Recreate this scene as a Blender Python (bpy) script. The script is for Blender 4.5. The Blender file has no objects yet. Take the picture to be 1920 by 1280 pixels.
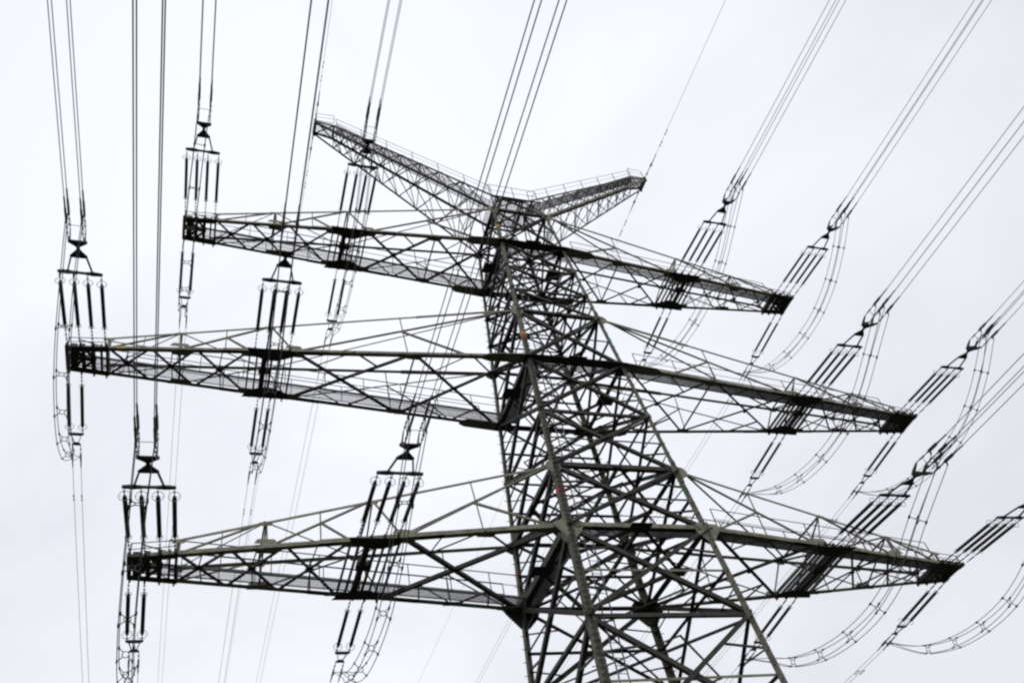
import bpy, math, random
from mathutils import Vector as V, Matrix
random.seed(7)
C = bpy.context.scene.collection
R = math.radians

# ------------------------------------------------------------------ camera
sc = bpy.context.scene
CAM = V((-17.248, -29.635, 1.6)); AZ, EL, ROLL = 0.47586, 0.79465, -0.25294
d = V((math.sin(AZ)*math.cos(EL), math.cos(AZ)*math.cos(EL), math.sin(EL)))
r = V((math.cos(AZ), -math.sin(AZ), 0)); u = r.cross(d)
r2 = r*math.cos(ROLL) + u*math.sin(ROLL); u2 = u*math.cos(ROLL) - r*math.sin(ROLL)
cd = bpy.data.cameras.new('camera'); cam = bpy.data.objects.new('camera', cd); C.objects.link(cam)
cam.matrix_world = Matrix(((r2.x, u2.x, -d.x, CAM.x), (r2.y, u2.y, -d.y, CAM.y), (r2.z, u2.z, -d.z, CAM.z), (0, 0, 0, 1)))
cd.sensor_width = 36; cd.lens = 36*1566.33/1920; cd.clip_start = .1; cd.clip_end = 6000
sc.camera = cam; sc.cycles.filter_width = 2.4
def pix(p):
    q = V(p)-CAM
    return 960+1566.33*q.dot(r2)/q.dot(d), 640-1566.33*q.dot(u2)/q.dot(d)

# ------------------------------------------------------------------ sky, sun, exposure
SUN_EL, SUN_AZ = R(48), R(200)
w = bpy.data.worlds.new('World'); sc.world = w; w.use_nodes = True
nt = w.node_tree; nt.nodes.clear()
def nd(t, **k):
    n = nt.nodes.new(t)
    for a, b in k.items(): setattr(n, a, b)
    return n
out = nd('ShaderNodeOutputWorld'); bg = nd('ShaderNodeBackground'); bg.inputs[1].default_value = .1
sky = nd('ShaderNodeTexSky', sky_type='NISHITA', sun_disc=False, sun_elevation=SUN_EL, sun_rotation=SUN_AZ)
tc = nd('ShaderNodeTexCoord')
mp = nd('ShaderNodeMapping'); mp.inputs['Location'].default_value = (1.3, .4, 2.2); mp.inputs['Scale'].default_value = (1, 1, 1.6)
n1 = nd('ShaderNodeTexNoise'); n1.inputs['Scale'].default_value = 1.7; n1.inputs['Detail'].default_value = 7; n1.inputs['Roughness'].default_value = .52; n1.inputs['Distortion'].default_value = .5
cr = nd('ShaderNodeValToRGB'); e = cr.color_ramp.elements
e[0].position = .27; e[0].color = (.75, .77, .83, 1); e[1].position = .57; e[1].color = (.925, .94, 1.0, 1)
mul = nd('ShaderNodeVectorMath', operation='SCALE'); mul.inputs['Scale'].default_value = 10.6
mix = nd('ShaderNodeMix', data_type='RGBA'); mix.inputs[0].default_value = .96
L = nt.links.new
L(tc.outputs['Generated'], mp.inputs[0]); L(mp.outputs[0], n1.inputs['Vector']); L(n1.outputs['Fac'], cr.inputs[0])
# uneven cloud and lens vignetting put into the sky colour, dimming off view centre
bdir = (d-r2*.13+u2*.08).normalized()
dp = nd('ShaderNodeVectorMath', operation='DOT_PRODUCT'); dp.inputs[1].default_value = bdir
nm = nd('ShaderNodeVectorMath', operation='NORMALIZE'); L(tc.outputs['Generated'], nm.inputs[0]); L(nm.outputs[0], dp.inputs[0])
mr = nd('ShaderNodeMapRange', interpolation_type='SMOOTHSTEP'); mr.inputs[1].default_value = .72; mr.inputs[2].default_value = .99; mr.inputs[3].default_value = 9.1; mr.inputs[4].default_value = 10.9
L(dp.outputs['Value'], mr.inputs[0]); L(mr.outputs[0], mul.inputs['Scale'])
L(cr.outputs[0], mul.inputs[0]); L(sky.outputs[0], mix.inputs[6]); L(mul.outputs[0], mix.inputs[7])
L(mix.outputs[2], bg.inputs[0]); L(bg.outputs[0], out.inputs[0])
sd = bpy.data.lights.new('sun', 'SUN'); sd.energy = .95; sd.angle = R(15); sd.color = (1, .97, .92)
sun = bpy.data.objects.new('sun', sd); C.objects.link(sun)
sv = V((math.sin(SUN_AZ)*math.cos(SUN_EL), math.cos(SUN_AZ)*math.cos(SUN_EL), math.sin(SUN_EL)))
sun.rotation_euler = sv.to_track_quat('Z', 'Y').to_euler()
sc.view_settings.view_transform = 'Standard'; sc.view_settings.look = 'None'
sc.view_settings.exposure = 0; sc.view_settings.gamma = 1

# ------------------------------------------------------------------ materials
def mat(name, col, rough=.6, metal=0, var=.25, scale=3.0, col2=None, spec=.3):
    m = bpy.data.materials.new(name); m.use_nodes = True
    t = m.node_tree; b = t.nodes['Principled BSDF']
    b.inputs['Roughness'].default_value = rough; b.inputs['Metallic'].default_value = metal
    b.inputs['Specular IOR Level'].default_value = spec
    co = t.nodes.new('ShaderNodeTexCoord'); n = t.nodes.new('ShaderNodeTexNoise'); n.inputs['Scale'].default_value = scale
    n.inputs['Detail'].default_value = 6
    rp = t.nodes.new('ShaderNodeValToRGB'); e = rp.color_ramp.elements
    c2 = col2 or tuple(c*(1-var) for c in col)
    e[0].position = .36; e[0].color = (*c2, 1); e[1].position = .6; e[1].color = (*col, 1)
    t.links.new(co.outputs['Object'], n.inputs['Vector']); t.links.new(n.outputs['Fac'], rp.inputs[0]); t.links.new(rp.outputs[0], b.inputs['Base Color'])
    return m
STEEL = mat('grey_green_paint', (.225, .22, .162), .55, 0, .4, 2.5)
LACE = mat('shaded_weathered_paint', (.048, .049, .038), .6, 0, .45, 2.5)  # same steel paint, with the shade of undersides and bracing put into its colour
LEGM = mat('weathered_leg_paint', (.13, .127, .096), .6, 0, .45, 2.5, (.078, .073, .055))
GRATE = mat('galvanised_grating', (.13, .13, .14), .5, .2, .2, 4)
WIRE = mat('weathered_aluminium', (.14, .14, .15), .55, .2, .2, 1)
FIT = mat('forged_fittings', (.045, .045, .045), .5, .3, .3, 6)
ROD = mat('brown_glazed_porcelain', (.022, .016, .014), .3, 0, .3, 8)
RING = mat('galvanised_ring', (.36, .36, .36), .4, .2, .2, 6)
RED = mat('red_marking_paint', (.30, .025, .022), .5, 0, .3, 3)
YEL = mat('yellow_marking_paint', (.44, .28, .05), .5, 0, .3, 3)
GRN = mat('green_marking_paint', (.01, .14, .04), .5, 0, .3, 3)
BLU = mat('blue_marking_paint', (.06, .2, .42), .5, 0, .3, 3)
GROUND = mat('grass_ground', (.024, .027, .012), .95, 0, .5, .05, (.015, .016, .009))

# ------------------------------------------------------------------ mesh helpers
class MB:
    def __init__(s): s.v = []; s.f = []; s.sm = []; s.mi = []; s.cur = 0
    def add(s, vs, fs, smooth=False):
        o = len(s.v); s.v += [tuple(v) for v in vs]; s.f += [tuple(i+o for i in f) for f in fs]; s.sm += [smooth]*len(fs); s.mi += [s.cur]*len(fs)
    def prism(s, p0, p1, prof, a, b):
        """extrude profile [(x,y)] in axes a,b from p0 to p1"""
        n = len(prof)
        vs = [p0+a*x+b*y for x, y in prof]+[p1+a*x+b*y for x, y in prof]
        fs = [(i, (i+1) % n, n+(i+1) % n, n+i) for i in range(n)]+[tuple(range(n-1, -1, -1)), tuple(range(n, 2*n))]
        s.add(vs, fs)
    def axes(s, p0, p1, ref):
        dr = (p1-p0).normalized(); a = ref-dr*ref.dot(dr)
        if a.length < 1e-4: a = V((1, 0, 0))-dr*dr.x
        if a.length < 1e-4: a = V((0, 1, 0))-dr*dr.y
        a.normalize(); return a, dr.cross(a)
    def angle(s, p0, p1, wd, t=.014, a=V((0, 0, 1)), bdir=None, w2=None):
        """steel angle; corner on the line, flanges toward a and toward bdir"""
        p0, p1 = V(p0), V(p1); A, B = s.axes(p0, p1, V(a))
        if bdir is not None and B.dot(V(bdir)) < 0: B = -B
        s.prism(p0, p1, [(0, 0), (wd, 0), (wd, t), (t, t), (t, w2 or wd), (0, w2 or wd)], A, B)
    def bar(s, p0, p1, wd, h=None, a=V((0, 0, 1))):
        p0, p1 = V(p0), V(p1); h = h or wd; A, B = s.axes(p0, p1, V(a)); x, y = h/2, wd/2
        s.prism(p0, p1, [(-x, -y), (x, -y), (x, y), (-x, y)], A, B)
    def tube(s, pts, rad, n=6, caps=True):
        pts = [V(p) for p in pts]; rings = []; ref = V((0, 0, 1))
        rr = rad if isinstance(rad, (list, tuple)) else [rad]*len(pts)
        for i, p in enumerate(pts):
            t = (pts[min(i+1, len(pts)-1)]-pts[max(i-1, 0)]).normalized()
            a = ref-t*ref.dot(t)
            if a.length < .05: a = V((0, 1, 0))-t*t.y
            a.normalize(); b = t.cross(a); ref = a if abs(t.z) > .9 else V((0, 0, 1))
            rings.append([p+(a*math.cos(6.28318*k/n)+b*math.sin(6.28318*k/n))*rr[i] for k in range(n)])
        fs = [(i*n+k, i*n+(k+1) % n, (i+1)*n+(k+1) % n, (i+1)*n+k) for i in range(len(pts)-1) for k in range(n)]
        s.add([v for g in rings for v in g], fs, True)
        if caps:
            m = len(pts)-1; s.add(rings[0], [tuple(range(n-1, -1, -1))]); s.add(rings[m], [tuple(range(n))])
    def ring(s, c, ax, R_, r_, n=20, m=6):
        a, b = s.axes(V((0, 0, 0)), V(ax), V((0, 0, 1)) if abs(ax[2]) < .9 else V((1, 0, 0))); ax = V(ax).normalized(); c = V(c)
        vs = []
        for i in range(n):
            t = 6.28318*i/n; o = a*math.cos(t)+b*math.sin(t)
            for k in range(m):
                q = 6.28318*k/m; vs.append(c+o*(R_+r_*math.cos(q))+ax*r_*math.sin(q))
        s.add(vs, [(i*m+k, ((i+1) % n)*m+k, ((i+1) % n)*m+(k+1) % m, i*m+(k+1) % m) for i in range(n) for k in range(m)], True)
    def plate(s, poly, th, nrm):
        """flat plate: polygon (3D points) thickened along nrm"""
        k = len(poly); nrm = V(nrm).normalized()*th/2
        s.add([V(p)-nrm for p in poly]+[V(p)+nrm for p in poly],
              [(i, (i+1) % k, k+(i+1) % k, k+i) for i in range(k)]+[tuple(range(k-1, -1, -1)), tuple(range(k, 2*k))])
    def mesh(s, name, m):
        me = bpy.data.meshes.new(name); me.from_pydata(s.v, [], s.f); me.polygons.foreach_set('use_smooth', s.sm)
        
        for q in (m if isinstance(m, tuple) else (m,)): me.materials.append(q)
        if any(s.mi): me.polygons.foreach_set('material_index', s.mi)
        me.update(); return me
    def build(s, name, m, parent=None):
        return link(name, s.mesh(name, m), parent)
def link(name, data, parent=None):
    o = bpy.data.objects.new(name, data); C.objects.link(o)
    if parent: o.parent = parent
    return o
def thing(o, label, cat, group=None):
    o['label'] = label; o['category'] = cat
    if group: o['group'] = group
    return o
def lerp(a, b, f): return V(a)+(V(b)-V(a))*f

# ------------------------------------------------------------------ ground
g = MB(); N = 24
for i in range(N+1):
    for j in range(N+1):
        x = ((i/N*2-1)**3)*2500; y = ((j/N*2-1)**3)*2500
        g.v.append((x, y, 0))
for i in range(N):
    for j in range(N): g.f.append((i*(N+1)+j, (i+1)*(N+1)+j, (i+1)*(N+1)+j+1, i*(N+1)+j+1)); g.sm.append(False)
gr = g.build('ground', GROUND); gr['kind'] = 'structure'

# ------------------------------------------------------------------ pylon dimensions (metres)
Z = {1: 20.604, 2: 31.396, 3: 42.339}; H = {1: 3.383, 2: 3.98, 3: 3.877}
LEN = {1: 19.957, 2: 24.0, 3: 20.166}; TIP = {1: .6975, 2: .7086, 3: .713}; MID = {1: .55, 2: .634, 3: .55}
LV = {1: 'bottom', 2: 'middle', 3: 'top'}; SD = {-1: 'left', 1: 'right'}
ax = lambda z: 4.607-.058*(z+.8)
ay = lambda z: 4.557-.0567*(z+.8)
P = lambda sx, sy, z: V((sx*ax(z), sy*ay(z), z))
ZT = Z[3]+H[3]
pylon = bpy.data.objects.new('lattice_pylon', None); C.objects.link(pylon)
thing(pylon, 'tall grey-green steel lattice pylon with three crossarms and two raised peaks', 'pylon')

# --- legs
def legw(z): return .30 if z < 24.0 else (.225 if z < 35.4 else .19)
ZS = [0, 23.99, 35.376, ZT+.15]
def paint(parent, m, p0, p1, wd, a, b):
    q = MB(); n = (V(p1)-V(p0)).normalized(); A, B = q.axes(V(p0), V(p1), V(a))
    if B.dot(V(b)) < 0: B = -B
    o = -(A+B)*.004
    q.prism(V(p0)+o, V(p1)+o, [(0, 0), (wd+.008, 0), (wd+.008, .024), (.024, .024), (.024, wd+.008), (0, wd+.008)], A, B)
    return q.build('paint_band', m, parent)
for sx in (-1, 1):
    for sy in (-1, 1):
        m = MB()
        for za, zb in zip(ZS[:-1], ZS[1:]):
            m.angle(P(sx, sy, za), P(sx, sy, zb), legw(za+.1), .03, (-sx, 0, 0), (0, -sy, 0))
            if za: # splice plates
                m.angle(P(sx, sy, za-.7)+V((sx, sy, 0))*.02, P(sx, sy, za+.7)+V((sx, sy, 0))*.02, legw(za-1)*.95, .02, (-sx, 0, 0), (0, -sy, 0))
        z = 2.5; k = 0; m.cur = 1
        while z < 45.5:   # step bolts
            p = P(sx, sy, z); wd = legw(z)
            if k % 2: m.tube([p+V((-sx*wd*.7, 0, 0)), p+V((-sx*wd*.7, sy*.2, 0))], .017, 5)
            else: m.tube([p+V((0, -sy*wd*.7, 0)), p+V((sx*.2, -sy*wd*.7, 0))], .017, 5)
            z += .3; k += 1
        leg = m.build('leg', (LEGM, FIT), pylon)
        bands = []
        if sx < 0: bands = [(22.42, RED), (33.27, YEL), (33.0, RED), (44.05, YEL)] if sy < 0 else [(22.2, RED), (33.0, YEL)]
        else: bands = [(22.7, GRN), (33.3, BLU)] if sy < 0 else [(22.2, GRN)]
        if sx < 0 and sy < 0:   # climbing rail with rungs on the outer face
            q = MB(); qa, qb = P(-1, -1, 2)+V((.15, -.05, 0)), P(-1, -1, 33)+V((.12, -.05, 0)); q.bar(qa, qb, .045, .05)
            for i in range(118): c_ = lerp(qa, qb, i/118); q.bar(c_-V((.15, 0, 0)), c_+V((.15, 0, 0)), .024, .03)
            q.build('climbing_rail', LACE, leg)
        for zz, mm in bands:
            hb = (.28 if mm is not YEL else .22) if zz < 40 else .4
            paint(leg, mm, P(sx, sy, zz), P(sx, sy, zz+hb), legw(zz), (-sx, 0, 0), (0, -sy, 0))

# --- bracing of the four faces
PAN = [0, 5.2, 11.2, 16.4, 20.604, 23.987, 27.55, 31.396, 35.376, 37.5, 39.8, 42.339, ZT]
def face(fn, nrm):
    m = MB()
    for i, (za, zb) in enumerate(zip(PAN[:-1], PAN[1:])):
        wd = .19 if zb < 24.5 else (.165 if zb < 36 else .13)
        A, B, Cc, D = fn(-1, za), fn(1, za), fn(-1, zb), fn(1, zb)
        inn = -V(nrm)
        e1 = inn*.035; e2 = inn*(.035+.02)
        m.angle(A+e1, D+e1, wd, .014, (0, 0, 1), nrm); m.angle(B+e2, Cc+e2, wd, .014, (0, 0, 1), inn)
        m.angle(Cc+inn*.09, D+inn*.09, wd*.85, .014, (0, 0, 1), inn)
        # horizontal through the crossing
        wa, wb = (B-A).length, (D-Cc).length; f = wa/(wa+wb); zc = za+(zb-za)*f
        if zb > 0:
            wi = wd*.55
            lt = MB(); lite = nrm[1] < 0 and zb < 21
            (lt if lite else m).angle(fn(-1, zc)+inn*.08, fn(1, zc)+inn*.08, wi, .01, (0, 0, -1), inn)
            if lite: lt.build('cross_strut', STEEL, pylon)
        # redundants from the diagonal quarter points to the legs
        X = lerp(A, D, f)
        for s0, lo, hi in ((-1, A, Cc), (1, B, D)):
            if zb < 31.5:
                ql = lerp(lo, X, .5); m.angle(ql+inn*.06, fn(s0, za+(zc-za)*.62)+inn*.06, wd*.4, .01, (0, 0, 1), inn)
                qh = lerp(X, hi, .5); m.angle(qh+inn*.06, fn(s0, zc+(zb-zc)*.4)+inn*.06, wd*.4, .01, (0, 0, 1), inn)
        m.plate([X+inn*.05+V(p) for p in ([(-.22, 0, -.16), (.22, 0, -.16), (.22, 0, .16), (-.22, 0, .16)] if abs(nrm[1]) else [(0, -.22, -.16), (0, .22, -.16), (0, .22, .16), (0, -.22, .16)])], .012, nrm)
    return m
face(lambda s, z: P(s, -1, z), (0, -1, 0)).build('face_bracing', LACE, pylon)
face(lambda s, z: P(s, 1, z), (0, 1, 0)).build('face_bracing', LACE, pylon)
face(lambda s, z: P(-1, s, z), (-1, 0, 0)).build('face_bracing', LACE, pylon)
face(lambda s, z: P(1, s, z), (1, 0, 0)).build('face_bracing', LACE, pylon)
# --- level frames inside the shaft
for z in (Z[1], Z[1]+H[1], Z[2], Z[2]+H[2], Z[3], ZT):
    m = MB(); wd = .2 if z < 24 else .16; main = z in Z.values()
    c = [P(-1, -1, z), P(1, -1, z), P(1, 1, z), P(-1, 1, z)]
    for i in range(4):
        pa, pb = c[i], c[(i+1) % 4]; inw = (V((0, 0, z))-(pa+pb)/2).normalized()
        if main and i == 0 and z < 22:
            mb = MB(); mb.angle(pa-inw*.02, pb-inw*.02, .2, .02, (0, 0, 1), inw, .24); mb.build('cross_beam', STEEL, pylon)
        elif main and i in (0, 2):
            m.angle(pa-inw*.02, pb-inw*.02, .19, .02, (0, 0, 1), inw, .24)
            if z > 22: m.plate([pa-inw*.24+V((-.1, 0, -.035)), pb-inw*.24+V((.1, 0, -.035)), pb+inw*.3+V((0, 0, -.035)), pa+inw*.3+V((0, 0, -.035))] if i == 0 else [pa-inw*.1+V((0, 0, -.035)), pb-inw*.1+V((0, 0, -.035)), pb+inw*.3+V((0, 0, -.035)), pa+inw*.3+V((0, 0, -.035))], .02, (0, 0, 1))
        else: m.angle(pa-V((0, 0, .02)), pb-V((0, 0, .02)), wd*(1.6 if main else 1.1), .016, (0, 0, 1), inw)
    mids = [lerp(c[i], c[(i+1) % 4], .5) for i in range(4)]
    for i in range(4): m.angle(mids[i], mids[(i+1) % 4], wd*.8, .014, (0, 0, 1))
    m.angle(mids[0], mids[2], wd*.7, .014, (0, 0, 1))
    if main:
        for i in range(4): m.plate([mids[i]+V(p) for p in ((-.5, -.35, 0), (.5, -.35, 0), (.5, .35, 0), (-.5, .35, 0))], .02, (0, 0, 1))
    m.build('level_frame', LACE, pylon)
for z in PAN[3:]:
    m = MB(); wd = .1 if z < 24 else .085
    m.angle(P(-1, -1, z-.1), P(1, 1, z-.1), wd, .012); m.angle(P(1, -1, z-.13), P(-1, 1, z-.13), wd, .012)
    zz = z-.9; k = [lerp(P(a_, -1, zz), P(a_, 1, zz), f) for a_, f in ((-1, .5), (1, .5))]+[lerp(P(-1, b_, zz), P(1, b_, zz), .5) for b_ in (-1, 1)]
    if z < 32:
        for i in (0, 1):
            for j in (2, 3): m.angle(k[i], k[j], .07, .01)
    m.build('plan_bracing', LACE, pylon)
# --- gusset plates on the legs
for sx in (-1, 1):
    for sy in (-1, 1):
        for z in (Z[1], Z[1]+H[1], Z[2], Z[2]+H[2], Z[3], ZT):
            m = MB(); p = P(sx, sy, z); k = 1.0 if z < 22 else .72
            if z in (Z[2], Z[3]):
                m.plate([p+V((sx*q_, -sy*w_-sy*.03, -.04)) for q_, w_ in ((.12, -.22), (.12, .5), (-.5, .5), (-.9, .1), (-.9, -.22))], .03, (0, 0, 1))
                m.plate([p+V((sx*.02, -sy*q, h_)) for q, h_ in ((-.02, .3), (.5, .15), (.5, -.2), (.2, -.6), (-.02, -.6))], .02, (1, 0, 0))
            elif z in Z.values():
                y = sy*.02; k = .82 if sy < 0 else 1.15
                m.plate([p+V((sx*.75*k, y, .12)), p+V((sx*.55*k, y, .3*k)), p+V((-sx*.6*k, y, .42*k)), p+V((-sx*.9*k, y, .1)), p+V((-sx*.75*k, y, -.3*k)), p+V((-sx*.3*k, y, -.75*k)), p+V((sx*.08*k, y, -.75*k)), p+V((sx*.6*k, y, -.12*k))], .02, (0, 1, 0))
                m.plate([p+V((sx*.02, -sy*q, h_)) for q, h_ in ((-.05, .5*k), (.7*k, .2), (.8*k, -.2), (.3*k, -.8*k), (-.05, -.8*k))], .02, (1, 0, 0))
            else:
                y = sy*.02; k *= .7
                m.plate([p+V((sx*.8*k, y, -.05)), p+V((sx*.5*k, y, .16)), p+V((-sx*.6*k, y, .3)), p+V((-sx*.7*k, y, -.2)), p+V((-sx*.3*k, y, -.45)), p+V((sx*.1, y, -.45)), p+V((sx*.7*k, y, -.3))], .02, (0, 1, 0))
            if sy < 0:   # bolt rows
                m.cur = 1
                for t in range(-7, 6):
                    for q_ in (.07, .19):
                        c_ = P(sx, sy, z+t*.085)+V((-sx*q_, -.045, 0)); m.bar(c_, c_+V((0, -.02, 0)), .038, .038, V((1, 0, 0)))
                for t in range(2, 8):
                    for h_ in (-.03, .07): c_ = p+V((-sx*t*.1, -.03, h_+.03)); m.bar(c_, c_+V((0, -.02, 0)), .036, .036, V((1, 0, 0)))
            m.build('gusset_plate', (STEEL, FIT) if sy < 0 and z not in (Z[2], Z[3]) else (LACE, FIT), pylon)  # rear and black-looking gussets take the shade-darkened paint

# --- gratings, railings
def grating(m, c0, c1, wv, step=.043, depth=.036, th=.009):
    """strip from edge point pairs: c0,c1 = start/end of one edge, wv = width vector; bars run across the strip"""
    c0, c1, wv = V(c0), V(c1), V(wv); ln = (c1-c0).length; n = int(ln/step); dr = (c1-c0).normalized(); wn = wv.normalized()
    up = dr.cross(wn); up = up if up.z > 0 else -up
    for i in range(n+1):
        p = c0+dr*(ln*i/n); m.bar(p, p+wv, th, depth, up)
    for k in range(9):
        m.bar(c0+wv*(k/8)+up*.008, c1+wv*(k/8)+up*.008, .007 if 0 < k < 8 else .012, .012 if 0 < k < 8 else .06, up)
def railing(m, pts, hts=(1.1, .55), post=2.0, rr=.026):
    pts = [V(p) for p in pts]
    for h in hts: m.tube([p+V((0, 0, h)) for p in pts], rr if h == hts[0] else rr*.7, 5)
    for a, b in zip(pts[:-1], pts[1:]):
        n = max(1, round((b-a).length/post))
        for i in range(n+1): m.bar(lerp(a, b, i/n), lerp(a, b, i/n)+V((0, 0, hts[0])), .035, .035, V((1, 0, 0)))

# --- crossarms
def chord_y(lv, x):
    z = Z[lv]; a, b = ax(z), ay(z); return b+(TIP[lv]-b)*(x-a)/(LEN[lv]-a)
def crossarm(lv, sx):
    z, Ln, h = Z[lv], LEN[lv], H[lv]; a, b = ax(z), ay(z); a2, b2 = ax(z+h), ay(z+h); xe = Ln-1.68; hx = .66
    mx = MID[lv]*Ln; bo = .98
    lo = lambda x, sy, dz=0: V((sx*x, sy*chord_y(lv, x), z+dz))
    def up(x, sy):
        f = (x-a2)/(xe-a2); return V((sx*x, sy*(b2+(chord_y(lv, xe)-b2)*f), z+h+(hx-h)*f))
    wl = {1: .19, 2: .15, 3: .13}[lv]; wf = {1: .25, 2: .23, 3: .2}[lv]
    # lattice of the arm: bottom X bracing, side faces, top ties
    m = MB(); X3 = V((sx, 0, 0))
    nin = {1: 1, 2: 2, 3: 2}[lv]
    def xs(x0, x1, n, pw=1.0): return [x0+(x1-x0)*(i/n)**pw for i in range(n+1)]
    def xpanel(x0, x1, wd):
        A, B, Cc, D = lo(x0, -1, .03), lo(x0, 1, .03), lo(x1, -1, .03), lo(x1, 1, .03)
        m.angle(A, D, wd, .012, (0, 0, 1)); m.angle(B+V((0, 0, .015)), Cc+V((0, 0, .015)), wd, .012, (0, 0, 1))
        wa, wb = (A-B).length, (Cc-D).length; q = lerp(A, D, wa/(wa+wb))
        m.plate([q+V(p) for p in ((-.2, 0, -.006), (0, -.16, -.006), (.2, 0, -.006), (0, .16, -.006))], .012, (0, 0, 1))
        return A, B, Cc, D, q
    pts = xs(a, mx-bo, nin)
    for x0, x1 in zip(pts[:-1], pts[1:]):
        A, B, Cc, D, q = xpanel(x0, x1, .17 if lv == 1 else .12)
        if x0 > a+.1: m.angle(A, B, .07, .01, (0, 0, 1))
        for s_, (e0, e1) in ((-1, (A, Cc)), (1, (B, D))):   # secondaries to the chord mid points
            mc = lerp(e0, e1, .5)
            m.angle(lerp(e0, q, .5), mc, .07, .01, (0, 0, 1)); m.angle(lerp(e1, q, .5), mc, .07, .01, (0, 0, 1))
            if lv == 1:
                m.angle(lerp(e0, q, .5), lerp(e0, e1, .25), .06, .01, (0, 0, 1)); m.angle(lerp(e1, q, .5), lerp(e0, e1, .75), .06, .01, (0, 0, 1))
    pts = xs(mx+bo, xe, 3, .86)
    for x0, x1 in zip(pts[:-1], pts[1:]):
        A, B, Cc, D, q = xpanel(x0, x1, .085)
        for s_, (e0, e1) in ((-1, (A, Cc)), (1, (B, D))):
            m.angle(q, lerp(e0, e1, .5), .05, .008, (0, 0, 1)) if lv != 3 else None
    N0, N1, N2 = xe, (xe+mx+bo)/2, mx-bo; U1, U2 = N1+.05, mx+.1
    SL = []
    for sy in (-1, 1):
        mm_ = MB(); SL.append(mm_)
        oy = V((0, -sy*.02, 0)); q = V((0, -sy, 0))
        g_ = lambda p0, p1, wd, m=mm_: m.angle(p0+oy, p1+oy, wd, .01, (0, 0, 1), q)
        g_(lo(N0, sy), up(U1, sy), .07); g_(up(U1, sy), lo(N1, sy), .07); g_(lo(N1, sy), up(U2, sy), .08)
        g_(up(U2, sy), lo(N2, sy), .075); g_(lo(N2, sy), up(a2+.1, sy), .08)
        g_(up(N0, sy), lo(N0, sy), .09)
        M1 = lerp(lo(N2, sy), up(a2+.1, sy), .45); xm = abs(M1.x)
        g_(up(xm, sy), lo(xm-.15, sy), .06); g_(M1, lo(max(a+.5, xm-3.2), sy), .09)
        M2 = lerp(lo(N1, sy), up(U2, sy), .5); xm = abs(M2.x)
        g_(up(xm, sy), lo(xm, sy), .05); g_(M2, lo(mx+bo, sy), .08)
        M3 = lerp(lo(N0, sy), up(U1, sy), .5); xm = abs(M3.x)
        g_(up(xm, sy), lo(xm, sy), .04)
        g_(lo(N0, sy), lo(Ln-.4, sy, .55), .04)
    for x in (N0, U1, U2): m.angle(up(x, -1), up(x, 1), .07, .01, (0, 0, -1))
    m.angle(up(U1, -1), up(U2, 1), .06, .01, (0, 0, -1)); m.angle(up(U2, 1), up(a2+.2, -1), .07, .01, (0, 0, -1)); m.angle(up(N0, 1), up(U1, -1), .05, .01, (0, 0, -1))
    for x in (U1, U2): m.angle(up(x, -1), lo(x, 1), .06, .01, (0, 0, 1)); m.angle(up(x, 1), lo(x, -1), .06, .01, (0, 0, 1))
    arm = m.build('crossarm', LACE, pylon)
    for q in SL: q.build('side_lacing', STEEL, arm)
    for sy in (-1, 1):
        m = MB(); q = V((0, -sy, 0))
        m.angle(lo(a-.02, sy), lo(mx, sy), wl, .02, (0, 0, 1), q, wf); m.angle(lo(mx, sy), lo(Ln, sy), wl*.86, .018, (0, 0, 1), q, wf*.9)
        m.angle(lo(mx-2.6, sy)-V((0, -sy*.022, .0)), lo(mx+2.2, sy)-V((0, -sy*.022, 0)), wl*.98, .018, (0, 0, 1), q)
        for xx in (mx-bo-.1, mx+bo, N1, (a+mx-bo)/2):   # node plates on the chord
            p = lo(xx, sy); m.plate([p+V((sx*px_, -sy*.13, -.006)) + V((0, -sy*py_, 0)) for px_, py_ in ((-.5, -.1), (.5, -.1), (.32, .24), (-.32, .24))], .012, (0, 0, 1))
        for xx in (N1, N2, U1):
            p = lo(xx, sy)+V((0, sy*.012, .18)); m.plate([p+V((sx*px_, 0, pz)) for px_, pz in ((-.42, 0), (.42, 0), (.3, .2), (-.3, .2))], .014, (0, 1, 0))
        if lv > 1:   # heavy cover plate at the root
            p0, p1 = lo(a-.1, sy), lo(a+(2.3 if lv == 2 else 2.1), sy); yy = V((0, sy, 0)); zz = V((0, 0, -.03))
            m.plate([p0+yy*.24+zz, lerp(p0, p1, .86)+yy*.22+zz, p1+yy*.08+zz, p1-yy*.2+zz, lerp(p0, p1, .84)-yy*.34+zz, p0-yy*.4+zz], .05, (0, 0, 1))
        else:
            p0, p1 = lo(a-.6, sy), lo(a+1.2, sy); yy = V((0, sy, 0)); zz = V((0, 0, -.015))
            m.plate([p0+yy*.0+zz, p1+yy*.0+zz, p1-yy*.3+zz, p0-yy*.5+zz], .02, (0, 0, 1))
        m.build('lower_chord', STEEL, arm)
        m = MB()
        m.angle(up(a2, sy), up(xe, sy), .105 if lv > 1 else .115, .014, (0, 0, -1), q)
        if lv == 2: m.angle(up(a2, sy)+V((0, sy*.016, .01)), up(a2+5.6, sy)+V((0, sy*.016, .01)), .15, .016, (0, 0, -1), q)
        for xx in (U1, U2, xe):
            p = up(xx, sy)+V((0, sy*.01, 0)); m.plate([p+V((sx*px_, 0, pz)) for px_, pz in ((-.32, .04), (.28, -.06), (.2, -.2), (-.2, -.18))], .012, (0, 1, 0))
        m.build('upper_chord', STEEL, arm)
    # frame carrying the inner insulators
    m = MB()
    for ox, wd in ((-.98, .07), (-.64, .08), (-.3, .24), (.04, .1), (.36, .07), (.64, .05), (.95, .07)):
        x = mx-ox; hh = .22
        y0 = chord_y(lv, x)
        m.bar(V((sx*x, -y0+.04, z+.1)), V((sx*x, y0-.04, z+.1)), wd, .14)
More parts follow.
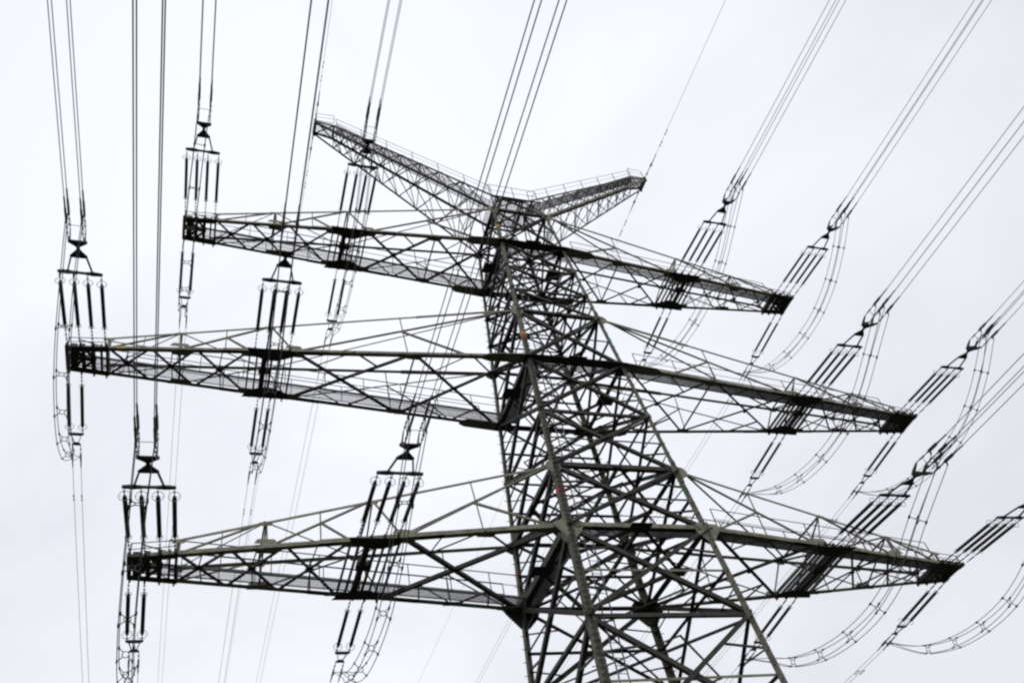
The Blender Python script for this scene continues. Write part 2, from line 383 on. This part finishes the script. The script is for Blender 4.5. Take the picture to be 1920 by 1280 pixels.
    m.bar(V((sx*(mx-.1), -.1, z+.12)), V((sx*(mx+.5), -.1, z+.12)), .45 if lv == 1 else .32, .2)
    for sy in (-1, 1):
        p = lo(mx, sy)
        m.plate([p+V((px_, -sy*py_, -.01)) for px_, py_ in ((-1.15, -.12), (1.15, -.12), (.95, .3), (.3, .62), (-.3, .62), (-.95, .3))], .016, (0, 0, 1))
        for k in range(4):   # attachment lugs
            xx = mx+(k-1.5)*.52; p = lo(xx, sy)
            m.bar(p+V((0, sy*.0, .06)), p+V((0, sy*.2, .03)), .07, .16)
    m.build('insulator_frame', LACE, arm)
    # frame at the tip
    m = MB(); n_ = 0
    for x, wd in ((Ln-.02, .14), (Ln-.3, .3), (Ln-.68, .15), (Ln-1.08, .16), (Ln-1.42, .08), (Ln-1.66, .1)):
        y0 = chord_y(lv, x); m.bar(V((sx*x, -y0-.02, z+.13)), V((sx*x, y0+.02, z+.13)), wd, .2)
    m.bar(V((sx*(Ln-1.2), 0, z+.128)), V((sx*(Ln-.03), 0, z+.128)), .22, .18)
    for x0, x1 in ((Ln-.62, Ln-.3), (Ln-1.1, Ln-.62)):
        for s_ in (-1, 1): m.bar(V((sx*x0, s_*.1, z+.1)), V((sx*x1, s_*chord_y(lv, x1)*.9, z+.1)), .1, .1)
    for sy in (-1, 1):
        p = lo(Ln-.8, sy); m.plate([lo(Ln+.04, sy, -.012)+V((0, sy*.06, 0)), lo(Ln-1.75, sy, -.012)+V((0, sy*.06, 0)), lo(Ln-1.7, sy, -.012)-V((0, sy*.26, 0)), lo(Ln, sy, -.012)-V((0, sy*.28, 0))], .02, (0, 0, 1))
        for k in range(4):
            xx = Ln-.064-.52*k; p = lo(xx, sy); m.bar(p+V((0, 0, .06)), p+V((0, sy*.2, .03)), .07, .16)
    m.build('tip_frame', LACE, arm)
    # walkway and its railing: left arms along the rear chord, right arms along the front chord
    ws = 1 if sx < 0 else -1; ww = .74; m = MB()
    e0, e1 = lo(a-.3, ws, .2)-V((0, ws*.16, 0)), lo(Ln-.15, ws, .2)-V((0, ws*.14, 0))
    grating(m, e0, e1, V((0, -ws*ww, 0)))
    m.angle(e0-V((0, ws*ww, .05)), e1-V((0, ws*ww, .05)), .07, .01, (0, 0, 1), (0, ws, 0))
    m.build('walkway', GRATE, arm)
    m = MB(); i0, i1 = e0-V((0, ws*(ww+.02), 0)), e1-V((0, ws*(ww+.02), 0)); railing(m, [i0, lerp(i0, i1, .93)])
    m.build('railing', LACE, arm)
    m = MB(); j0, j1 = e0+V((0, ws*.02, 0)), e1+V((0, ws*.02, 0)); railing(m, [lerp(j0, j1, .06), lerp(j0, j1, .9)], (1.1, .55), 2.6, .02); m.build('railing', LACE, arm)
    for sy in (-1, 1):
        m = MB(); q0 = lo(xe, sy, .0); q1 = lo(Ln-.05, sy, 0)
        m.tube([q0+V((0, 0, .62)), q1+V((0, 0, .62))], .02, 5); m.tube([q0+V((0, 0, .36)), q1+V((0, 0, .36))], .018, 5); m.bar(q1, q1+V((0, 0, .64)), .05)
        m.build('tip_railing', LACE, arm)
    # colour bands on the front chord
    if lv == 2:
        for x, mm, wd in (((Ln-2.05, YEL, .36), (mx-2.05, RED, .34)) if sx < 0 else ((mx+1.3, BLU, .4),)):
            wq = wl*.86 if x > mx else wl
            paint(arm, mm, lo(x, -1), lo(x-wd, -1), wq, (0, 0, 1), (0, 1, 0))
    return arm
for lv in (1, 2, 3):
    for sx in (-1, 1): crossarm(lv, sx)
# --- galleries across the shaft that join the walkways of both arms
for lv in (1, 2, 3):
    z = Z[lv]; a, b = ax(z), ay(z); m = MB()
    grating(m, V((-a+.3, -b+.2, z+.2)), V((a-.3, -b+.2, z+.2)), V((0, .74, 0)))
    grating(m, V((-a+.25, -b+1.0, z+.2)), V((-a+.25, b-.2, z+.2)), V((.74, 0, 0)))
    gal = m.build('gallery_walkway', GRATE, pylon)
    m = MB(); railing(m, [V((a-.3, -b+.96, z+.2)), V((-a+1.05, -b+.96, z+.2)), V((-a+1.05, b-.2, z+.2))]); m.build('railing', LACE, gal)

# --- earth wire peaks
XH, ZH, TH = 12.92, 56.16, .49; YS = -.12; XR, ZR = .75, 48.45
for sx in (-1, 1):
    bt = P(sx, 1, ZT); xb, yb = abs(bt.x), bt.y; xp = XH-1.35
    def uc(x, sy):
        f = (x-XR)/(xp-XR); return V((sx*x, YS+sy*(1.25+(.55-1.25)*f), ZR+(ZH-.35-ZR)*f))
    def lc(x, sy):
        f = (x-xb)/(XH-xb); return V((sx*x, sy*(yb+(TH-yb)*f)+YS*f, ZT+(ZH-.25-ZT)*f))
    m = MB()
    xs_ = [xb+.4, 3.2, 4.6, 5.9, 7.1, 8.2, 9.2, 10.1, 10.9, 11.6]
    for sy in (-1, 1):
        q = V((0, -sy, 0))
        for i, (x0, x1) in enumerate(zip(xs_[:-1], xs_[1:])):
            m.angle(lc(x0, sy), uc(x1, sy), .065, .008, (0, 0, 1), q); m.angle(uc(x0, sy), lc(x1, sy), .065, .008, (0, 0, 1), q)
    for i, (x0, x1) in enumerate(zip(xs_[:-1], xs_[1:])):
        s0 = -1 if i % 2 else 1
        m.angle(uc(x0, s0), uc(x1, -s0), .055, .008, (0, 0, -1)); m.angle(uc(x0, -s0), uc(x1, s0), .05, .008, (0, 0, -1)); m.angle(uc(x1, -1), uc(x1, 1), .06, .008, (0, 0, -1))
        m.angle(lc(x0, s0), lc(x1, -s0), .05, .008, (0, 0, 1)); m.angle(lc(x0, -s0), lc(x1, s0), .05, .008, (0, 0, 1))
        if i % 2 == 0: m.angle(uc(x1, -1), lc(x1, 1), .045, .008, (0, 0, 1)); m.angle(uc(x1, 1), lc(x1, -1), .045, .008, (0, 0, 1))
    pk = m.build('earth_wire_peak', LACE, pylon)
    for sy in (-1, 1):
        q = V((0, -sy, 0)); tip = V((sx*XH, YS+sy*TH, ZH))
        m = MB(); m.angle(uc(XR, sy), uc(xp, sy), .14, .014, (0, 0, -1), q); m.angle(uc(xp, sy), tip, .12, .014, (0, 0, -1), q)
        if sx > 0: m.angle(uc(XR, sy), V((-XR, YS+sy*1.25, ZR)), .1, .012, (0, 0, -1), q)
        m.angle(uc(XR, sy), P(sx, sy, ZT), .1, .012, (0, 0, 1)); m.build('upper_chord', LACE, pk)
        m = MB(); m.angle(lc(xb, sy), V((sx*(XH-.05), YS+sy*TH, ZH-.3)), .14, .014, (0, 0, 1), q); m.build('lower_chord', STEEL if sx > 0 else LACE, pk)  # left peak takes the shade-darkened copy of the paint
    m = MB()
    tp = [V((sx*(XH), YS-TH-.05, ZH)), V((sx*XH, YS+TH+.05, ZH))]
    m.bar(tp[0], tp[1], .14, .3); m.bar(tp[0]-V((sx*.04, 0, .33)), tp[1]-V((sx*.04, 0, .33)), .12, .12)
    m.angle(uc(xp, -1), uc(xp, 1), .12, .014, (0, 0, -1)); m.angle(uc(xp, -1), tp[1], .07, .01); m.angle(uc(xp, 1), tp[0], .07, .01)
    for sy in (-1, 1): m.bar(V((sx*XH, YS+sy*TH, ZH-.4)), V((sx*XH, YS+sy*TH, ZH+.1)), .12)
    grating(m, V((sx*(xp+.1), YS-.5, ZH+.0)), V((sx*(XH-.1), YS-.5, ZH+.0)), V((0, 1.0, 0)))
    m.build('tip_frame', LACE, pk)
    m = MB(); p0, p1 = uc(XR+.6, -1), uc(xp-.1, -1); f0 = V((p0.x, YS-.68, p0.z+.03)); f1 = V((p1.x, YS-.68, p1.z+.03))
    grating(m, f0, f1, V((0, .8, 0)), .05 if sx < 0 else .062, .03 if sx < 0 else .026, .009); m.build('walkway', GRATE, pk)
    m = MB(); railing(m, [uc(XR+.6, -1), uc(xp-.1, -1)], (1.0, .5), 1.9, .016)
    railing(m, [V((sx*(xp+.05), YS-.55, ZH)), V((sx*(XH-.08), YS-.5, ZH))], (1.0, .5), 1.2, .016)
    m.build('railing', LACE, pk)
# --- platform at the top of the shaft
m = MB(); zp = 48.0
grating(m, V((-1.7, -1.75, zp)), V((1.7, -1.75, zp)), V((0, 2.3, 0)), .04, .03, .009)
for x in (-1.2, -.4, .4, 1.2): m.bar(V((x, -1.8, zp-.08)), V((x, .6, zp-.08)), .09, .12)
for y in (-1.75, .55): m.angle(V((-1.75, y, zp-.06)), V((1.75, y, zp-.06)), .12, .012, (0, 0, 1))
for sx in (-1, 1):
    for y in (-1.75, .55): m.angle(V((sx*1.6, y, zp)), V((sx*1.7, y*1.02, ZT)), .08, .01)
pf = m.build('top_platform', GRATE, pylon)
m = MB(); railing(m, [V((-1.7, .5, zp)), V((-1.7, -1.75, zp)), V((1.7, -1.75, zp)), V((1.7, .5, zp))], (1.35, .7), 1.8, .02); m.build('railing', LACE, pf)
m = MB()
for sy in (-1, 1):
    for sx in (-1, 1):
        m.angle(P(sx, sy, ZT), V((-sx*XR, YS+sy*1.25, ZR)), .1, .012); m.angle(P(sx, sy, ZT), V((sx*XR, YS-sy*1.25, ZR)), .09, .012)
        m.angle(P(sx, sy, ZT-1.9), V((0, sy*1.8, ZT)), .09, .012)
    m.angle(V((-XR, YS+sy*1.25, ZR)), V((XR, YS+sy*1.25, ZR)), .12, .012)
for sx in (-1, 1): m.angle(V((sx*XR, YS-1.25, ZR)), V((sx*XR, YS+1.25, ZR)), .12, .012)
m.build('top_frame', LACE, pylon)
# --- ladder beside the front leg on the left
m = MB(); pa, pb = P(-1, -1, 1.5)+V((.75, .12, 0)), P(-1, -1, 45.5)+V((.55, .12, 0)); off = V((.42, .05, 0))
m.bar(pa, pb, .045, .055); m.bar(pa+off, pb+off, .045, .055); n = 146
for i in range(n+1): p = lerp(pa, pb, i/n); m.tube([p, p+off], .016, 5)
for i in range(0, 18): p = lerp(pa, pb, (i+.5)/18); m.bar(p, P(-1, -1, p.z)+V((.2, .05, 0)), .03)
m.build('ladder', GRATE, pylon)

# ------------------------------------------------------------------ insulators
AN, AF = -.0126, -.0058; SN, SF, KN, KF = .0312, .0356, .0004, .0002; SSN, SSF = .0678, .0892
HB, VB = .275, .25       # half spacing of the four-wire bundle
FB = .185                # half spacing of the two-wire bundle
def rod_mesh():
    m = MB(); prof = []; y = 0; Lr = 2.7
    prof += [(0, .045), (.1, .045), (.1, .05)]
    k = 0; y = .12
    while y < Lr-.14: prof += [(y, .06), (y+.012, .08), (y+.024, .08), (y+.04, .06)]; y += .055
    prof += [(Lr-.1, .05), (Lr-.1, .045), (Lr, .045)]
    m.tube([V((0, p, 0)) for p, _ in prof], [q for _, q in prof], 10)
    return m.mesh('insulator_rod', ROD)
ROD_ME = rod_mesh()
m = MB(); m.ring((0, 0, 0), (0, 1, 0), .19, .013, 24); m.bar(V((-.2, 0, 0)), V((.2, 0, 0)), .008); CORONA = m.mesh('corona_ring', RING)
m = MB(); m.ring((0, 0, 0), (0, 1, 0), .11, .012, 16); m.bar(V((-.11, 0, 0)), V((.11, 0, 0)), .008); ARC = m.mesh('arcing_ring', RING)
def link_part(root, x, y0, y1, z=0):
    m = MB(); n = max(2, int((y1-y0)/.22))
    for i in range(n):
        q0, q1 = y0+(y1-y0)*i/n, y0+(y1-y0)*(i+1)/n
        if i % 2: m.bar(V((x-.022, q0, z)), V((x-.022, q1, z)), .012, .045); m.bar(V((x+.022, q0, z)), V((x+.022, q1, z)), .012, .045)
        else: m.bar(V((x, q0, z)), V((x, q1, z)), .03, .03)
        m.bar(V((x-.04, q1, z)), V((x+.04, q1, z)), .035)
    return m.build('shackle_link', FIT, root)
def orient(o, p, dr):
    Y = dr.normalized(); X = Y.cross(V((0, 0, 1))).normalized(); Zz = X.cross(Y)
    o.matrix_world = Matrix(((X.x, Y.x, Zz.x, p.x), (X.y, Y.y, Zz.y, p.y), (X.z, Y.z, Zz.z, p.z), (0, 0, 0, 1)))
    return o.matrix_world.copy()
def clamp(root, p0, p1, rad=.045):
    m = MB(); p0, p1 = V(p0), V(p1); q = lambda f: lerp(p0, p1, f)
    m.tube([p0, q(.05), q(.08), q(.55), q(.6), q(.95), p1], [rad*.7, rad*.7, rad, rad, rad*.75, rad*.7, rad*.4], 8)
    for f in (.12, .2, .28, .36, .44): m.bar(q(f)-V((0, 0, rad*1.5)), q(f)+V((0, 0, rad*1.5)), rad*2.2, rad*1.1, V((1, 0, 0)))
    m.bar(q(.15)-V((0, 0, 0)), q(.15)-V((0, .06, .2)), .05)
    return m.build('dead_end_clamp', FIT, root)
def near_set(lv, sx, pos):
    Ln = LEN[lv]; x = Ln-.844 if pos == 'o' else MID[lv]*Ln
    x += .12 if (lv, sx, pos) == (1, 1, 'i') else 0
    az = AN+{(1, -1, 'o'): -.018, (1, 1, 'o'): -.022, (1, 1, 'i'): .008, (2, -1, 'i'): .004, (3, -1, 'i'): -.006, (3, 1, 'o'): .005}.get((lv, sx, pos), 0)
    y = -chord_y(lv, x); p = V((sx*x, y, Z[lv])); dr = V((math.sin(az), -math.cos(az), -SSN))
    root = bpy.data.objects.new('strain_insulator_set', None); C.objects.link(root); M = orient(root, p, dr)
    slope = -(chord_y(lv, x+.5)-chord_y(lv, x-.5))
    for k in range(4):
        lx = (k-1.5)*.52            # local X points to -x of the world on this side
        wx = x+sx*(-lx); y0 = -(chord_y(lv, x)-chord_y(lv, wx))*1.0
        link_part(root, lx, -y0+.12 if abs(y0) < .5 else .12, 1.28)
        ro = link('insulator_rod', ROD_ME, root); ro.location = (lx, 1.28, 0)
        c = link('corona_ring', CORONA, ro); c.location = (0, 2.68, 0); c = link('arcing_ring', ARC, ro); c.location = (0, .04, 0)
        link_part(root, lx, 3.98, 4.46)
    m = MB(); z0 = V((0, 0, 0))
    bp = [(-.84, .045), (-.72, .075), (-.47, .1), (-.3, .07), (-.2, .05), (.2, .05), (.3, .07), (.47, .1), (.72, .075), (.84, .045)]
    m.plate([V((a_, 4.5-b_, 0)) for a_, b_ in bp]+[V((a_, 4.5+b_, 0)) for a_, b_ in reversed(bp)], .07, (0, 0, 1)); m.build('yoke_beam', FIT, root)
    for s_ in (-1, 1):
        m = MB(); m.bar(V((s_*.47, 4.52, 0)), V((s_*.28, 5.38, 0)), .06, .06); m.build('yoke_strap', FIT, root)
    m = MB(); m.plate([V(q) for q in ((-.3, 5.33, 0), (.3, 5.33, 0), (.33, 5.42, 0), (.08, 5.74, 0), (.06, 5.84, 0), (.08, 5.92, 0), (.35, 6.12, 0), (.35, 6.24, 0), (-.35, 6.24, 0), (-.35, 6.12, 0), (-.08, 5.92, 0), (-.06, 5.84, 0), (-.08, 5.74, 0), (-.33, 5.42, 0))], .05, (0, 0, 1)); m.build('yoke_plate', FIT, root)
    for s_ in (-1, 1):
        X = s_*HB
        m = MB(); m.plate([V((X, q, h_)) for q, h_ in ((6.14, -.06), (6.2, -.12), (6.56, -VB-.03), (6.6, -VB+.04), (6.34, 0), (6.6, VB-.04), (6.56, VB+.03), (6.2, .12), (6.14, .06))], .03, (1, 0, 0)); m.build('vertical_yoke', FIT, root)
        for v_ in (-1, 1):
            link_part(root, X, 6.56, 7.35, v_*VB)
            clamp(root, (X, 7.3, v_*VB), (X, 8.6, v_*VB))
    m = MB(); m.tube([V((-HB, 7.0, 0)), V((HB, 7.0, 0))], .012, 5)
    for s_ in (-1, 1): m.tube([V((s_*HB, 7.0, -VB)), V((s_*HB, 7.0, VB))], .012, 5)
    m.build('spacer_rod', FIT, root)
    where = 'at the tip of' if pos == 'o' else 'midway along'
    thing(root, 'four-rod insulator set reaching toward the viewer %s the %s %s crossarm' % (where, SD[sx], LV[lv]), 'insulator', 'four-rod insulator sets on the near side')
    return root, M
def far_set(lv, sx, pos):
    Ln = LEN[lv]; x = Ln-.31 if pos == 'o' else MID[lv]*Ln+.069
    p = V((sx*x, chord_y(lv, x), Z[lv])); dr = V((math.sin(AF), math.cos(AF), -SSF))
    root = bpy.data.objects.new('strain_insulator_pair', None); C.objects.link(root); M = orient(root, p, dr)
    for lx in (-.28, .28):
        link_part(root, lx, .12, .85)
        ro = link('insulator_rod', ROD_ME, root); ro.location = (lx, .85, 0)
        c = link('corona_ring', CORONA, ro); c.location = (0, 2.68, 0); c = link('arcing_ring', ARC, ro); c.location = (0, .04, 0)
        link_part(root, lx, 3.55, 3.98)
    m = MB(); m.plate([V(q) for q in ((-.34, 3.93, 0), (.34, 3.93, 0), (.34, 4.0, 0), (.22, 4.08, 0), (-.22, 4.08, 0), (-.34, 4.0, 0))], .07, (0, 0, 1)); m.build('yoke_beam', FIT, root)
    for s_ in (-1, 1):
        m = MB(); m.bar(V((s_*.22, 4.05, 0)), V((s_*.09, 4.6, 0)), .03, .05); m.build('yoke_strap', FIT, root)
    m = MB(); m.plate([V(q) for q in ((-.08, 4.55, 0), (.08, 4.55, 0), (.2, 4.68, 0), (.2, 4.74, 0), (-.2, 4.74, 0), (-.2, 4.68, 0))], .05, (0, 0, 1)); m.build('yoke_plate', FIT, root)
    for s_ in (-1, 1):
        link_part(root, s_*FB, 4.7, 5.35); clamp(root, (s_*FB, 5.3, 0), (s_*FB, 6.3, 0), .04)
    where = 'at the tip of' if pos == 'o' else 'midway along'
    thing(root, 'two-rod insulator set hanging on the far side %s the %s %s crossarm' % (where, SD[sx], LV[lv]), 'insulator', 'two-rod insulator sets on the far side')
    return root, M

# ------------------------------------------------------------------ wires
def span(p, sy, s, k, az, dmax, n):
    return [p+V((math.sin(az)*q, sy*math.cos(az)*q, -s*q+k*q*q)) for q in [dmax*(i/n)**1.5 for i in range(n+1)]]
def damper(parent, p, dr):
    m = MB(); dr = dr.normalized(); dn = V((0, 0, -.09)); m.bar(p, p+dn, .03, .04); m.tube([p+dn-dr*.2, p+dn+dr*.2], .008, 5)
    for s_ in (-1, 1): m.tube([p+dn+dr*s_*.24, p+dn+dr*s_*.22, p+dn+dr*s_*.12, p+dn+dr*s_*.1], [.02, .034, .034, .02], 8)
    return m.build('vibration_damper', FIT, parent)
ORD4 = ['leftmost', 'second from left', 'third from left', 'rightmost']
def catmull(P_, n=8):
    Q = [P_[0]*2-P_[1]]+P_+[P_[-1]*2-P_[-2]]; o = []
    for i in range(1, len(Q)-2):
        a, b, c, d_ = Q[i-1:i+3]
        for k in range(n):
            t = k/n; o.append(.5*((2*b)+(c-a)*t+(2*a-5*b+4*c-d_)*t*t+(3*b-a-3*c+d_)*t**3))
    return o+[Q[-2]]
for lv in (1, 2, 3):
    for sx in (-1, 1):
        for pos in ('o', 'i'):
            nr, M = near_set(lv, sx, pos); fr, F = far_set(lv, sx, pos); PW = {'o': 'outer', 'i': 'inner'}[pos]
            ends = [(M @ V((a_*HB, 8.55, b_*VB)), a_, b_) for a_ in (-1, 1) for b_ in (-1, 1)]
            ws_ = [(span(p, -1, SN, KN, AN+(.011 if (lv, sx, pos) == (1, -1, 'o') else 0), 62, 40)) for p, _, _ in ends]
            ws_.sort(key=lambda q: pix(q[14])[0])
            for k, q in enumerate(ws_):
                m = MB(); m.tube(q, .016, 8); o = m.build('overhead_conductor', WIRE)
                thing(o, '%s of four near wires above the %s insulators of the %s %s crossarm' % (ORD4[k], PW, SD[sx], LV[lv]), 'wire', 'near conductors in four-wire bundles')
            fe = [F @ V((s_*FB, 6.25, 0)) for s_ in (-1, 1)]
            fw = [span(p, 1, SF, KF, AF, 175, 40) for p in fe]; fw.sort(key=lambda q: pix(q[16])[0])
            for k, q in enumerate(fw):
                m = MB(); m.tube(q, .0125, 6); o = m.build('overhead_conductor', WIRE)
                thing(o, '%s of two far wires receding behind the %s insulators of the %s %s crossarm' % (('left', 'right')[k], PW, SD[sx], LV[lv]), 'wire', 'far conductors in two-wire bundles')
                damper(o, span(fe[0] if (fw[k][0]-fe[0]).length < .01 else fe[1], 1, SF, KF, AF, 2.3, 1)[1], V((0, 1, 0)))
            # spacers between the two far wires
            for dist in {(2, -1, 'i'): (34,), (3, 1, 'i'): (56,)}.get((lv, sx, pos), ()):
                qa, qb = span(fe[0], 1, SF, KF, AF, dist, 1)[1], span(fe[1], 1, SF, KF, AF, dist, 1)[1]
                m = MB(); m.bar(qa, qb, .05, .06)
                for q in (qa, qb): m.bar(q-V((0, .08, 0)), q+V((0, .08, 0)), .07, .07)
                thing(m.build('conductor_spacer', FIT), 'small bar spacer joining two far wires beyond the %s %s crossarm' % (SD[sx], LV[lv]), 'spacer')
            # jumper loop
            x0, x1 = (M @ V((0, 7.5, 0))), (F @ V((0, 5.4, 0))); zb = Z[lv]
            prof = [(-7.45, -1.18), (-6.51, -1.85), (-4.56, -2.85), (-2.47, -3.42), (-.28, -3.48), (1.84, -3.15), (3.73, -2.45), (5.0, -1.6)]
            xm = lambda y: x0.x+(x1.x-x0.x)*min(1, max(0, (y-x0.y)/(x1.y-x0.y)))
            sg = {(1, 1, 'o'): .91, (2, -1, 'i'): 1.03, (3, -1, 'o'): .97, (3, 1, 'i'): .98, (1, -1, 'o'): 1.02}.get((lv, sx, pos), 1.0)
            ctr = [V((xm(y), y, zb+dz*sg)) for y, dz in prof]
            if pos == 'i': dy = -(chord_y(lv, MID[lv]*LEN[lv])-TIP[lv])*.45; ctr = [V((c.x, c.y+dy*(1-i/7)-dy*i/7, c.z)) for i, c in enumerate(ctr)]
            tang = [(ctr[min(i+1, 7)]-ctr[max(i-1, 0)]).normalized() for i in range(8)]
            root = bpy.data.objects.new('jumper_loop', None); C.objects.link(root); root.location = ctr[4]
            nrm = [V((1, 0, 0)).cross(t) for t in tang]
            J = .24
            for a_ in (-1, 1):
                for b_ in (-1, 1):
                    pts = [M @ V((-a_*HB, 7.45, b_*VB-.2))]+[c+V((a_*J*w_, 0, 0))+n_*(-b_*J*w_)*(1 if n_.z < 0 else -1) for c, n_, w_ in zip(ctr[1:], nrm[1:], (1, 1, 1, 1, 1, .85, .45))]+[F @ V((a_*FB, 5.45, -.05))]
                    m = MB(); m.tube([p-ctr[4] for p in catmull(pts)], .017, 6); m.build('jumper_cable', WIRE, root)
            for i in (1, 2, 3, 4, 5, 6):
                m = MB(); c = ctr[i]-ctr[4]; n_, t_ = nrm[i], tang[i]; e1 = V((1, 0, 0))
                m.ring(c, t_, .11, .016, 12, 6)
                for a_ in (-1, 1):
                    for b_ in (-1, 1):
                        JJ = J*(.85 if i == 6 else 1); o_ = e1*a_+n_*b_; m.bar(c+o_*.075, c+o_*JJ, .026, .026, t_); m.bar(c+o_*JJ-t_*.07, c+o_*JJ+t_*.08, .062, .062, e1)
                m.build('spacer', FIT, root)
            thing(root, 'drooping four-cable jumper loop under the %s %s of the %s crossarm' % (SD[sx], {'o': 'tip', 'i': 'middle'}[pos], LV[lv]), 'cable', 'jumper loops under the crossarms')
# earth wires
for sx in (-1, 1):
    for sy, s, k, dm, az in ((-1, .03, .0003, 75, AN), (1, .03, .0002, 170, AF)):
        p = V((sx*XH, YS+sy*(TH+.05), ZH))
        q = span(p, sy, s, k, az, dm, 40); m = MB(); m.tube(q, .012, 6); o = m.build('earth_wire', WIRE)
        dd = V((0, sy, -s))
        m = MB(); m.tube([p, p+dd*1.1, p+dd*1.2, p+dd*2.2], [.03, .03, .045, .02], 6); m.bar(p+dd*.3, p+dd*.45, .09); m.bar(p+dd*1.1, p+dd*1.3, .12); m.build('dead_end_clamp', FIT, o)
        for t in (3.2, 4.2): damper(o, span(p, sy, s, k, az, t, 1)[1], dd)
        thing(o, 'single thin earth wire from the %s peak %s' % (SD[sx], 'rising toward the viewer' if sy < 0 else 'receding into the distance'), 'wire', 'earth wires on the peaks')
